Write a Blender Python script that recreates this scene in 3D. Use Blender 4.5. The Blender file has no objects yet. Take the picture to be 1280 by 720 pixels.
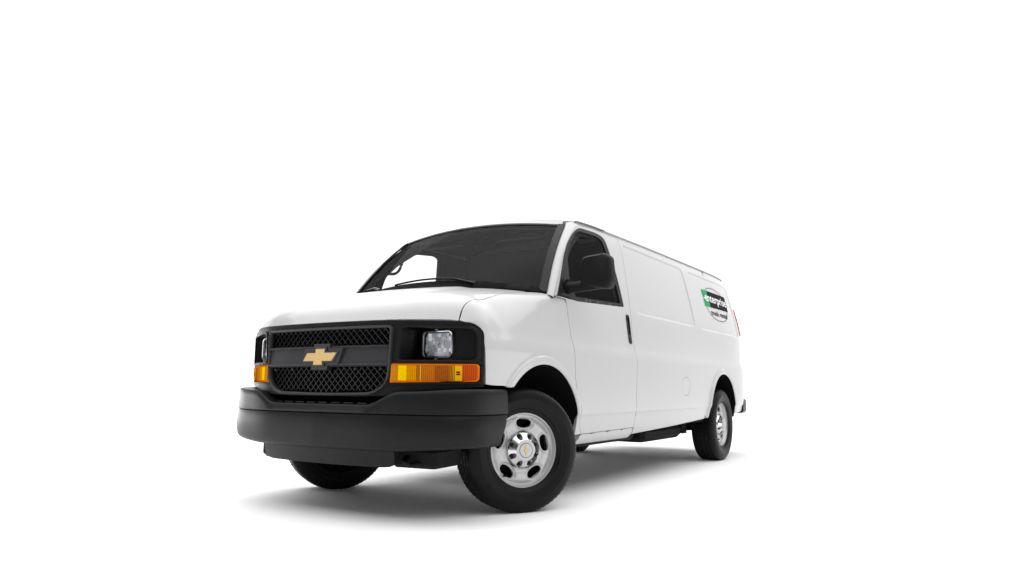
import bpy, math, random
import numpy as np
from mathutils import Matrix, Vector
from mathutils.geometry import delaunay_2d_cdt
random.seed(4)
scene = bpy.context.scene
COL = scene.collection

# ------------------------------------------------------------------ camera
cam_data = bpy.data.cameras.new('camera')
cam_data.sensor_fit = 'HORIZONTAL'; cam_data.sensor_width = 36.0
cam_data.lens = 913.35 / 1280 * 36.0
cam_data.clip_start = 0.05; cam_data.clip_end = 2000
cam = bpy.data.objects.new('camera', cam_data); COL.objects.link(cam)
YAW, PITCH, ROLL = -0.563748, 0.134845, 0.008070
_f = Vector((math.sin(YAW)*math.cos(PITCH), math.cos(YAW)*math.cos(PITCH), math.sin(PITCH)))
_r = Vector((math.cos(YAW), -math.sin(YAW), 0)); _u = _r.cross(_f)
_r2 = _r*math.cos(ROLL) + _u*math.sin(ROLL); _u2 = _u*math.cos(ROLL) - _r*math.sin(ROLL)
_m = Matrix((_r2, _u2, -_f)).transposed().to_4x4()
_m.translation = Vector((3.24432, -3.89443, 0.74215))
cam.matrix_world = _m
scene.camera = cam

# ------------------------------------------------------------------ studio light
world = bpy.data.worlds.new('World'); scene.world = world; world.use_nodes = True
bg = world.node_tree.nodes['Background']
bg.inputs[0].default_value = (1, 1, 1, 1); bg.inputs[1].default_value = 0.28
def area(name, loc, target, sx, sy, power):
    d = bpy.data.lights.new(name, 'AREA'); d.shape = 'RECTANGLE'; d.size = sx; d.size_y = sy; d.energy = power
    o = bpy.data.objects.new(name, d); COL.objects.link(o); o.location = loc
    o.rotation_euler = (Vector(target) - Vector(loc)).to_track_quat('-Z', 'Y').to_euler()
    return o
area('overhead_softbox', (0.0, 1.5, 8.0), (0.0, 1.5, 0), 20.0, 19.0, 2500)
area('side_low_fill', (9.0, 4.0, 0.9), (0.0, 2.0, 0.2), 12.0, 1.6, 130)  # added lamp out of view, lifts the van side and the ground below
area('far_side_low_fill', (-9.0, 3.0, 0.9), (0.0, 2.0, 0.1), 12.0, 1.6, 330)  # added lamp beyond the van, lightens the shadow underneath
area('front_low_fill', (-4.5, -6.5, 0.8), (-0.3, 0.0, 0.1), 4.0, 1.2, 30)  # added unseen lamp that softens the shadow under the nose
area('backdrop_wash', (-4.5, 7.0, 13.5), (-12.5, 19.7, 10.0), 60.0, 7.0, 9000)
vs = scene.view_settings
vs.view_transform = 'Standard'; vs.look = 'None'; vs.exposure = 0.0; vs.gamma = 1.0; vs.use_curve_mapping = False

# ------------------------------------------------------------------ materials
def mat(name, col, rough=.5, metal=0., coat=0., spec=.5, noise=None, bump=None, coatrough=.03, emis=None):
    m = bpy.data.materials.new(name); m.use_nodes = True
    nt = m.node_tree; b = nt.nodes['Principled BSDF']
    b.inputs['Base Color'].default_value = (*col, 1)
    b.inputs['Roughness'].default_value = rough; b.inputs['Metallic'].default_value = metal
    b.inputs['Coat Weight'].default_value = coat; b.inputs['Coat Roughness'].default_value = coatrough
    b.inputs['Specular IOR Level'].default_value = spec
    tc = nt.nodes.new('ShaderNodeTexCoord')
    if noise:
        sc, amt = noise
        n = nt.nodes.new('ShaderNodeTexNoise'); n.inputs['Scale'].default_value = sc; n.inputs['Detail'].default_value = 6
        nt.links.new(tc.outputs['Object'], n.inputs['Vector'])
        mx = nt.nodes.new('ShaderNodeMix'); mx.data_type = 'RGBA'
        mx.inputs[6].default_value = (*[c*(1-amt) for c in col], 1); mx.inputs[7].default_value = (*[min(1, c*(1+amt)) for c in col], 1)
        nt.links.new(n.outputs['Fac'], mx.inputs[0]); nt.links.new(mx.outputs[2], b.inputs['Base Color'])
    if bump:
        sc, st, dist = bump
        n = nt.nodes.new('ShaderNodeTexNoise'); n.inputs['Scale'].default_value = sc; n.inputs['Detail'].default_value = 4
        nt.links.new(tc.outputs['Object'], n.inputs['Vector'])
        bp = nt.nodes.new('ShaderNodeBump'); bp.inputs['Strength'].default_value = st; bp.inputs['Distance'].default_value = dist
        nt.links.new(n.outputs['Fac'], bp.inputs['Height']); nt.links.new(bp.outputs['Normal'], b.inputs['Normal'])
    return m
def glassmat(name, tint, ior=1.5, rough=0.0, rmax=1.0):
    m = bpy.data.materials.new(name); m.use_nodes = True; nt = m.node_tree; nt.nodes.clear()
    out = nt.nodes.new('ShaderNodeOutputMaterial'); mx = nt.nodes.new('ShaderNodeMixShader')
    fr = nt.nodes.new('ShaderNodeFresnel'); geo = nt.nodes.new('ShaderNodeNewGeometry')
    io = nt.nodes.new('ShaderNodeMix'); io.inputs[2].default_value = ior; io.inputs[3].default_value = 1/ior   # both faces of a pane reflect alike
    nt.links.new(geo.outputs['Backfacing'], io.inputs[0]); nt.links.new(io.outputs[0], fr.inputs['IOR'])
    tr = nt.nodes.new('ShaderNodeBsdfTransparent'); tr.inputs[0].default_value = (*tint, 1)
    gl = nt.nodes.new('ShaderNodeBsdfGlossy'); gl.inputs['Roughness'].default_value = rough
    cl = nt.nodes.new('ShaderNodeMath'); cl.operation = 'MINIMUM'; cl.inputs[1].default_value = rmax   # caps the mirror reflection so the panes stay dark
    nt.links.new(fr.outputs[0], cl.inputs[0]); nt.links.new(cl.outputs[0], mx.inputs[0]); nt.links.new(tr.outputs[0], mx.inputs[1]); nt.links.new(gl.outputs[0], mx.inputs[2])
    nt.links.new(mx.outputs[0], out.inputs[0])
    return m
M = {
 'paint': mat('white_paint', (.465, .462, .470), .33, coat=.35, spec=.36),
 'gutter': mat('gutter_shade_grey', (.45, .45, .455), .5),  # white gutter coloured grey to stand in for the roof edge's shading
 'gutterdark': mat('gutter_shade_dark', (.15, .15, .15), .5),  # front run of the gutter, the darker reflection put into its colour
 'plastic': mat('black_grained_plastic', (.0065, .0065, .0075), .38, spec=.20, noise=(40, .25), bump=(900, .25, .002)),
 'fascia': mat('black_satin_plastic', (.0045, .0045, .0052), .52, spec=.18),
 'gloss': mat('black_gloss_plastic', (.003, .003, .003), .34, spec=.22),
 'mesh': mat('grille_mesh_plastic', (.005, .005, .0055), .22, spec=.36),
 'bar': mat('grey_black_bar_plastic', (.026, .026, .029), .40, spec=.36, noise=(25, .2)),
 'black': mat('matt_black', (.004, .004, .004), .9, spec=.1),
 'under': mat('underbody_black', (.008, .008, .008), .8, spec=.2, noise=(6, .4)),
 'rubber': mat('tyre_rubber', (.0048, .0046, .0045), .42, spec=.15, noise=(14, .3), bump=(260, .3, .003)),
 'seal': mat('rubber_seal', (.011, .0098, .009), .5, spec=.22),
 'steel': mat('silver_wheel_paint', (.47, .47, .475), .36, metal=.35, coat=.2),
 'chrome': mat('chrome', (.58, .58, .59), .14, metal=1.0),
 'reflector': mat('lamp_reflector', (.86, .87, .90), .28, metal=.30),
 'gold': mat('gold_emblem', (.60, .41, .16), .32, metal=.3),
 'glass': glassmat('window_glass', (.80, .805, .805), 1.22, 0.0, .022),
 'lens': glassmat('lamp_lens', (.93, .94, .96), 1.45, .04),
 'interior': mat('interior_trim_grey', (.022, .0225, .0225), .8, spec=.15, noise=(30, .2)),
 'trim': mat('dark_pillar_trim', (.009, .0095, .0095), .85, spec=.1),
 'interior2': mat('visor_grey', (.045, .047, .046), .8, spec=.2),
 'red': mat('tail_lamp_red', (.55, .03, .03), .2, coat=.5),
 'decalgreen': mat('decal_green', (.0, .30, .085), .5, spec=.1),
 'decalblack': mat('decal_black', (.004, .004, .004), .6, spec=.06),
 'decalwhite': mat('decal_white', (.75, .75, .75), .4),
 'decalline': mat('decal_grey_line', (.13, .135, .13), .4),
 'floor': mat('white_studio_floor', (.95, .95, .95), .9, spec=.1, noise=(.6, .01)),
}

# ------------------------------------------------------------------ helpers
def mono(xs, ys):
    xs = np.array(xs, float); ys = np.array(ys, float)
    h = np.diff(xs); d = np.diff(ys)/h; m = np.zeros(len(xs))
    for i in range(1, len(xs)-1):
        if d[i-1]*d[i] > 0:
            w1 = 2*h[i]+h[i-1]; w2 = h[i]+2*h[i-1]; m[i] = (w1+w2)/(w1/d[i-1]+w2/d[i])
    m[0] = d[0]; m[-1] = d[-1]
    def f(x):
        x = np.asarray(x, float); i = np.clip(np.searchsorted(xs, x)-1, 0, len(h)-1)
        t = (x-xs[i])/h[i]; tc = np.clip(t, 0, 1)
        v = ((1+2*tc)*(1-tc)**2)*ys[i]+tc*(1-tc)**2*h[i]*m[i]+tc*tc*(3-2*tc)*ys[i+1]+tc*tc*(tc-1)*h[i]*m[i+1]
        return v+np.where(t < 0, m[0]*(x-xs[0]), 0)*(i == 0)+np.where(t > 1, m[-1]*(x-xs[-1]), 0)
    return f
def sst(a, b, x):
    t = np.clip((x-a)/(b-a), 0, 1); return t*t*(3-2*t)
def A(*p): return np.array(p, float)

def link(name, mesh, material, parent):
    o = bpy.data.objects.new(name, mesh); COL.objects.link(o)
    if material is not None: mesh.materials.append(M[material])
    if parent is not None: o.parent = parent
    return o
def raw(name, verts, faces, material, parent, smooth=False, normals=None, autosmooth=None):
    me = bpy.data.meshes.new(name)
    me.from_pydata([tuple(map(float, v)) for v in verts], [], [tuple(map(int, f)) for f in faces])
    me.update()
    if smooth or autosmooth: me.polygons.foreach_set('use_smooth', [True]*len(me.polygons))
    if autosmooth: me.set_sharp_from_angle(angle=math.radians(autosmooth))
    if normals is not None: me.normals_split_custom_set([tuple(map(float, n)) for n in normals])
    return link(name, me, material, parent)
class MB:
    """collects simple solids for one part"""
    def __init__(s): s.v = []; s.f = []
    def add(s, v, f):
        n = len(s.v); s.v += [tuple(map(float, p)) for p in v]; s.f += [tuple(int(i)+n for i in q) for q in f]; return s
    def box(s, c, d, rot=None, bev=0.):
        hx, hy, hz = [k/2 for k in d]; b = min(bev, hx*.95, hy*.95, hz*.95)
        if b <= 0:
            v = [(x, y, z) for x in (-hx, hx) for y in (-hy, hy) for z in (-hz, hz)]
            f = [(0, 1, 3, 2), (4, 6, 7, 5), (0, 4, 5, 1), (2, 3, 7, 6), (0, 2, 6, 4), (1, 5, 7, 3)]
        else:
            ring = []
            for z, e in ((-hz, b), (-hz+b, 0), (hz-b, 0), (hz, b)):
                X, Y = hx-e, hy-e; k = b if e == 0 else b*.6
                ring.append([(X, Y-k, z), (X-k, Y, z), (-X+k, Y, z), (-X, Y-k, z), (-X, -Y+k, z), (-X+k, -Y, z), (X-k, -Y, z), (X, -Y+k, z)])
            v = sum(ring, []); f = [tuple(range(7, -1, -1)), tuple(range(24, 32))]
            for r in range(3):
                for i in range(8): f.append((r*8+i, r*8+(i+1) % 8, r*8+8+(i+1) % 8, r*8+8+i))
        if rot is not None: v = [tuple(rot @ Vector(p)) for p in v]
        return s.add([(p[0]+c[0], p[1]+c[1], p[2]+c[2]) for p in v], f)
    def tube(s, pts, rad, n=10, caps=True, flat=1.0):
        pts = [Vector(p) for p in pts]; k = len(pts)
        rad = rad if hasattr(rad, '__len__') else [rad]*k
        v = []; prev = None
        for i, p in enumerate(pts):
            t = (pts[min(i+1, k-1)]-pts[max(i-1, 0)]).normalized()
            up = Vector((0, 0, 1)) if abs(t.z) < .95 else Vector((1, 0, 0))
            a = t.cross(up).normalized(); b = a.cross(t)
            for j in range(n):
                q = 2*math.pi*j/n; v.append(p+a*math.cos(q)*rad[i]+b*math.sin(q)*rad[i]*flat)
        f = []
        for i in range(k-1):
            for j in range(n): f.append((i*n+j, i*n+(j+1) % n, (i+1)*n+(j+1) % n, (i+1)*n+j))
        if caps: f += [tuple(range(n-1, -1, -1)), tuple(range((k-1)*n, k*n))]
        return s.add(v, f)
    def build(s, name, material, parent, autosmooth=40): return raw(name, s.v, s.f, material, parent, autosmooth=autosmooth)

def densify(poly, sp, closed=True):
    out = []; n = len(poly)
    for i in range(n if closed else n-1):
        a = A(*poly[i]); b = A(*poly[(i+1) % n]); k = max(1, int(math.ceil(np.linalg.norm(b-a)/sp)))
        for j in range(k): out.append(a+(b-a)*j/k)
    if not closed: out.append(A(*poly[-1]))
    return out
def inside(poly, pts):
    x, y = pts[:, 0], pts[:, 1]; c = np.zeros(len(pts), bool); n = len(poly); P = np.asarray(poly)
    j = n-1
    for i in range(n):
        xi, yi = P[i]; xj, yj = P[j]
        if yi != yj:
            c ^= ((yi > y) != (yj > y)) & (x < (xj-xi)*(y-yi)/(yj-yi)+xi)
        j = i
    return c
def smooth_poly(pts, rad, seg=5):
    """round the corners of a polygon"""
    out = []; n = len(pts)
    for i in range(n):
        p = A(*pts[i]); a = A(*pts[i-1])-p; b = A(*pts[(i+1) % n])-p
        la, lb = np.linalg.norm(a), np.linalg.norm(b); r = rad[i] if hasattr(rad, '__len__') else rad
        r = min(r, la*.48, lb*.48)
        if r < 1e-4: out.append(p); continue
        s = p+a/la*r; e = p+b/lb*r
        for k in range(seg+1):
            t = k/seg; out.append((1-t)**2*s+2*t*(1-t)*p+t*t*e)
    return out
def far_from(G, B, gs):
    q = A(*gs)*.45; cells = {}
    for b in np.floor(B/q).astype(int): cells[tuple(b)] = 1
    K = np.floor(G/q).astype(int)
    return np.array([not any((k[0]+i, k[1]+j) in cells for i in (-1, 0, 1) for j in (-1, 0, 1)) for k in K])
def panel(name, poly, fn, material, parent, sp=.03, holes=(), extra=(), thick=.02, side=1, grid=None, flipn=False, edge_sp=None, uvs=(1, 1)):
    """mesh a 2-D outline (with holes) and lay it on the surface fn(u,v)->xyz; side=-1 mirrors in x"""
    es = edge_sp or sp
    loops = [densify(poly, es)]+[densify(h, es) for h in holes]
    pts = []; edges = []
    for lp in loops:
        n0 = len(pts); pts += lp; edges += [(n0+i, n0+(i+1) % len(lp)) for i in range(len(lp))]
    for ln in extra:
        q = np.array(densify(ln, es*.6, False)); ok = inside(loops[0], q)
        for h in loops[1:]: ok &= ~inside(h, q)
        pts += list(q[ok])
    lo = np.min(loops[0], axis=0); hi = np.max(loops[0], axis=0)
    gs = grid or (sp, sp)
    gx = np.arange(lo[0]+gs[0]*.5, hi[0], gs[0]); gy = np.arange(lo[1]+gs[1]*.5, hi[1], gs[1])
    G = np.array([(a, b) for a in gx for b in gy])
    if len(G):
        ok = inside(loops[0], G)
        for h in loops[1:]: ok &= ~inside(h, G)
        G = G[ok]
        B = np.array([p for lp in loops for p in lp])
        if len(G):
            G = G[far_from(G, B, gs)]
        pts += list(G)
    vs2, es2, fs2, *_ = delaunay_2d_cdt([Vector((float(p[0]), float(p[1]))) for p in pts], edges, [], 0, 1e-6)
    V = np.array([(v.x, v.y) for v in vs2]); F = np.array([tuple(f) for f in fs2 if len(f) == 3])
    c = V[F].mean(axis=1); ok = inside(loops[0], c)
    for h in loops[1:]: ok &= ~inside(h, c)
    F = F[ok]
    P = fn(V[:, 0], V[:, 1]); e = 1.5e-3
    du = fn(V[:, 0]+e, V[:, 1])-fn(V[:, 0]-e, V[:, 1]); dv = fn(V[:, 0], V[:, 1]+e)-fn(V[:, 0], V[:, 1]-e)
    N = np.cross(du, dv); N /= np.linalg.norm(N, axis=1)[:, None]+1e-12
    a, b, cc = P[F[:, 0]], P[F[:, 1]], P[F[:, 2]]
    fn_ = np.cross(b-a, cc-a); bad = (fn_*N[F[:, 0]]).sum(1) < 0
    F[bad] = F[bad][:, ::-1]
    if flipn: N = -N; F = F[:, ::-1]
    faces = [tuple(f) for f in F]; ln = [N[i] for f in faces for i in f]
    verts = list(P)
    if thick:
        cnt = {}
        for f in faces:
            for i in range(3):
                k = (f[i], f[(i+1) % 3]); cnt[k] = 1
        bnd = [k for k in cnt if (k[1], k[0]) not in cnt]
        mp = {}
        for k in bnd:
            for i in k:
                if i not in mp: mp[i] = len(verts); verts.append(P[i]-N[i]*thick)
        for i, j in bnd:
            q = (j, i, mp[i], mp[j]); n = np.cross(P[i]-P[j], verts[mp[i]]-P[j]); n = n/(np.linalg.norm(n)+1e-12)
            faces.append(q); ln += [n]*4
    verts = np.array(verts); ln = np.array(ln)
    if side < 0:
        verts = verts*A(-1, 1, 1); out = []; k = 0; nl = []
        for f in faces:
            m = len(f); out.append(tuple(f[::-1])); nl += list(ln[k:k+m][::-1]*A(-1, 1, 1)); k += m
        faces, ln = out, np.array(nl)
    return raw(name, verts, faces, material, parent, smooth=True, normals=ln)
def sweep(name, rings, material, parent, closed=False, caps=True, autosmooth=35, flip=False):
    """rings: list of equally long point lists"""
    n = len(rings[0]); v = [p for r in rings for p in r]; f = []
    for i in range(len(rings)-1):
        for j in range(n if closed else n-1):
            q = (i*n+j, i*n+(j+1) % n, (i+1)*n+(j+1) % n, (i+1)*n+j); f.append(q[::-1] if flip else q)
    if caps: f += [tuple(range(n))[::1 if flip else -1], tuple(range((len(rings)-1)*n, len(rings)*n))[::-1 if flip else 1]]
    return raw(name, v, f, material, parent, autosmooth=autosmooth)

# ------------------------------------------------------------------ the setting
# a white cyclorama: floor, cove and back wall in one sheet, square to the view
_fh = Vector((math.sin(YAW), math.cos(YAW), 0)); _rh = Vector((math.cos(YAW), -math.sin(YAW), 0))
_pr = [(-25., 0.)]+[(s_, 0.) for s_ in (-10, -4, 0, 4, 8, 12, 16)]+[(18+7*math.sin(t), 7-7*math.cos(t)) for t in np.linspace(0, math.pi/2, 25)]+[(25., 22.)]
_v = []; _fc = []
for s_, z_ in _pr:
    for h_ in (-55., 55.):
        _v.append(_fh*s_+_rh*h_+Vector((0, 0, z_)))
for i in range(len(_pr)-1): _fc.append((2*i, 2*i+1, 2*i+3, 2*i+2))
fl = raw('studio_floor', _v, _fc, 'floor', None, smooth=True)
fl['kind'] = 'structure'

# ------------------------------------------------------------------ van surfaces
WB = 3.95
prof = mono([.34, .375, .40, .44, .50, .552, .566, .62, .80, .95, 1.0, 1.05, 1.12, 1.33, 1.5, 1.65, 1.8, 1.9, 1.97, 2.03],
            [.88, .925, .944, .958, .972, .984, .992, .996, 1.0, 1.0, .992, .978, .968, .948, .918, .885, .848, .82, .792, .76])
taperF = mono([-.75, -.62, -.55, -.45, -.3, 0, .3], [.20, .085, .048, .025, .012, .003, 0])
taperR = mono([4.2, 4.6, 4.8, 4.95, 5.05, 5.12, 5.16], [0, .012, .03, .06, .10, .16, .25])
ARCH = ((.035, .395, .487), (3.91, .40, .495))
zg = mono([.70, .75, .83, 1.0, 1.17, 1.46, 2.7, 4.7, 5.0, 5.1], [1.925, 1.943, 1.962, 1.975, 1.984, 1.99, 2.012, 2.026, 2.016, 2.005])
def rbox(u, v, u0, u1, v0, v1, r):
    cx, cy = (u0+u1)/2, (v0+v1)/2; qx = np.abs(u-cx)-(u1-u0)/2+r; qy = np.abs(v-cy)-(v1-v0)/2+r
    return np.hypot(np.maximum(qx, 0), np.maximum(qy, 0))+np.minimum(np.maximum(qx, qy), 0)-r
PAN = ((1.655, 3.115, 1.345, 1.925), (3.285, 4.74, 1.335, 1.925))
def side_x(y, z):
    y = np.asarray(y, float); z = np.asarray(z, float)
    yr = y+.06*np.clip((z-1.3)/.7, 0, 2)**2
    x = prof(z)-np.where(y < .3, taperF(np.minimum(y, .3)), 0)-np.where(yr > 4.2, taperR(np.maximum(yr, 4.2)), 0)
    x = x-.030*sst(2.0, 4.3, y)*(1-sst(1.0, 1.4, z))
    for cy, cz, R in ARCH:
        rho = np.hypot(y-cy, z-cz)
        x = x+.017*(1-sst(R+.040, R+.058, rho))*sst(R-.02, R+.018, rho)*(z > .2)*np.where((y > cy) & (y < 2), sst(.44, .66, z), 1.0)
    for p in PAN:
        x = x-.008*(1-sst(-.011, .011, rbox(y, z, *p, .05)))
    return x
def SIDE(off=0.):
    def f(y, z):
        return np.stack([side_x(y, z)+off, y, z], -1)
    return f
yF = mono([0, .25, .5, .65, .72, .8, .86, .9, .94, .955, 1.0], [-.840, -.833, -.808, -.752, -.714, -.663, -.626, -.600, -.568, -.552, -.49])
Hz = mono([-.1, 0, .03, .06, .11, .21, .43, .65, .85, 1.1], [.97, 1.11, 1.160, 1.192, 1.226, 1.272, 1.335, 1.375, 1.405, 1.43])
def ztop(x, y):
    ax = np.abs(x); d = y-yF(np.minimum(ax, 1.1))
    c = .5*(1-sst(.36+.05*y, .47+.05*y, ax))
    return Hz(d)-.045*(ax/.85)**2*sst(0, .5, d)+.022*c*sst(.04, .35, d)
def gimp(x, y, z):
    a = np.abs(x)-side_x(y, z); b = (z-ztop(x, y))*.8
    k = .07+.20*(1-sst(-.55, .25, y))*sst(-.62, -.33, y); h = np.clip(k-np.abs(a-b), 0, None)/k
    return np.maximum(a, b)+h*h*k/4
def hood_z(x, y):
    x = np.asarray(x, float); y = np.asarray(y, float)
    lo = np.full(x.shape, .85); hi = np.full(x.shape, 1.6)
    for _ in range(40):
        m = (lo+hi)/2; g = gimp(x, y, m) > 0; hi = np.where(g, m, hi); lo = np.where(g, lo, m)
    return lo
def HOOD(x, y): return np.stack([x, y, hood_z(x, y)], -1)
XA, ZA, TS = .58, 1.0, .35
def FEND(y, t):
    th = t/TS; c, s = np.cos(th), np.sin(th)
    lo = np.zeros(np.shape(y)); hi = np.full(np.shape(y), 1.2)
    for _ in range(40):
        m = (lo+hi)/2; g = gimp(XA+c*m, y, ZA+s*m) > 0; hi = np.where(g, m, hi); lo = np.where(g, lo, m)
    return np.stack([XA+c*lo, y, ZA+s*lo], -1)
def f_xy(x, y):
    z = float(hood_z(A(x), A(y))[0]); return (y, TS*math.atan2(z-ZA, x-XA))
def f_yz_many(pts):
    p = np.array(pts, float); lo = np.full(len(p), .3); hi = np.full(len(p), 1.2)
    for _ in range(40):
        m = (lo+hi)/2; g = gimp(m, p[:, 0], p[:, 1]) > 0; hi = np.where(g, m, hi); lo = np.where(g, lo, m)
    return [(float(a), float(b)) for a, b in zip(p[:, 0], TS*np.arctan2(p[:, 1]-ZA, lo-XA))]
def f_yz(y, z):
    lo, hi = .3, 1.2
    for _ in range(40):
        m = (lo+hi)/2
        if gimp(A(m), A(y), A(z))[0] > 0: hi = m
        else: lo = m
    return (y, TS*math.atan2(z-ZA, lo-XA))
def roof_z(x, y):
    u = np.clip(np.abs(x)/.768, 0, 1)
    z = zg(y)+.010+.088*(1-u**2.3)
    z = z-.030*np.clip((1.05-y)/.35, 0, 2)**2*(1-u**2)
    return z-.10*np.clip((y-4.75)/.4, 0, 2)**2
def ROOF(x, y): return np.stack([x, y, roof_z(x, y)], -1)
# windshield: u -1..1 across, v 0..1 bottom to top
def WS(u, v, off=0.):
    au = np.abs(u)
    b = np.stack([.89*u, .045+.19*au**2.3, 1.425-.068*u**2], -1)
    t = np.stack([.752*u, .700+.065*au**2.2, 1.992-.056*u**2], -1)
    p = b+(t-b)*np.asarray(v)[..., None]
    bul = (.030*np.sin(np.pi*np.clip(v, 0, 1)))+off
    return p+np.stack([0*u, -.68*bul, .73*bul], -1)
bcurve = mono([1.30, 1.34, 1.5, 1.64, 1.76, 1.864, 1.925, 1.96], [.235, .255, .372, .481, .602, .735, .83, .90])   # front edge of the door frame

# ------------------------------------------------------------------ the van
van = bpy.data.objects.new('cargo_van', None); COL.objects.link(van)
van['label'] = 'white extended cargo van with black front bumper, gold grille emblem and rental decal'
van['category'] = 'van'
GAP = .0055
def arch_pts(k, z0, z1, n=40, grow=0.):
    cy, cz, R = ARCH[k]; R += grow
    a0 = math.pi-math.asin((z0-cz)/R); a1 = math.asin((z1-cz)/R)
    return [(cy+R*math.cos(a0+(a1-a0)*i/n), cz+R*math.sin(a0+(a1-a0)*i/n)) for i in range(n+1)]
def rings(k, zmin):
    cy, cz, R = ARCH[k]; out = []
    for g in (.006, .012, .018, .03, .040, .046, .052, .058, .066):
        out.append([(cy+(R+g)*math.cos(t), cz+(R+g)*math.sin(t)) for t in np.linspace(math.pi*1.05, -.05*math.pi, 70)])
    return out

dF = [(.614, .432), (.560, .50), (.525, .582), (.482, .714), (.448, .845), (.447, 1.031), (.435, 1.137), (.417, 1.298), (.415, 1.332)]
dR = [(1.514, .440), (1.503, .527), (1.482, .651), (1.491, .774), (1.505, .93), (1.507, 1.0), (1.505, 1.088), (1.511, 1.343), (1.553, 1.611), (1.60, 1.82), (1.618, 1.972)]
def xy_line(pts, sm=None):
    pts = sorted(pts, key=lambda p: p[1]); f = mono([p[1] for p in pts], [p[0] for p in pts]); zs = np.linspace(pts[0][1], pts[-1][1], 40)
    return [(float(f(z)), float(z)) for z in zs]
dFs, dRs = xy_line(dF), xy_line(dR)
door_top = [(float(y), float(zg(y))-.020) for y in np.linspace(1.61, .87, 14)]
b_line = [(float(bcurve(z))+.004, float(z)) for z in np.linspace(1.925, 1.343, 20)]
door_poly = dFs+[]                       # up the front cut
door_poly = [(p[0]+GAP/2, p[1]) for p in dFs]
door_poly = list(reversed([(p[0]-GAP/2, p[1]) for p in dRs]))[1:]+door_poly+list(reversed(b_line))+list(reversed(door_top))
frame_out = smooth_poly([(.30, 1.352), (.493, 1.64), (.60, 1.755), (.735, 1.856), (.87, 1.925), (1.19, 1.942), (1.315, 1.925), (1.345, 1.80), (1.369, 1.70), (1.398, 1.371), (.60, 1.333), (.285, 1.341)],
                        [.0, .05, .05, .05, .07, .06, .05, .04, .1, .02, .02, 0])
glass_poly = smooth_poly([(.574, 1.366), (.528, 1.505), (.572, 1.665), (.69, 1.785), (.80, 1.872), (.88, 1.897), (1.163, 1.911), (1.262, 1.893), (1.316, 1.676), (1.343, 1.393)],
                         [.01, .03, .05, .06, .06, .05, .05, .04, .1, .012])
crease = [[(0, z), (5.2, z)] for z in (.546, .552, .559, .566, .573, .95, .975, 1.0, 1.025, 1.05, 1.08)]
def pan_lines(p):
    out = []
    for g in (-.016, -.011, -.006, 0, .006, .011, .016):
        u0, u1, v0, v1 = p; r = .05+g
        q = smooth_poly([(u0-g, v0-g), (u1+g, v0-g), (u1+g, v1+g), (u0-g, v1+g)], r, 8); out.append(q+[q[0]])
    return out

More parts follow.
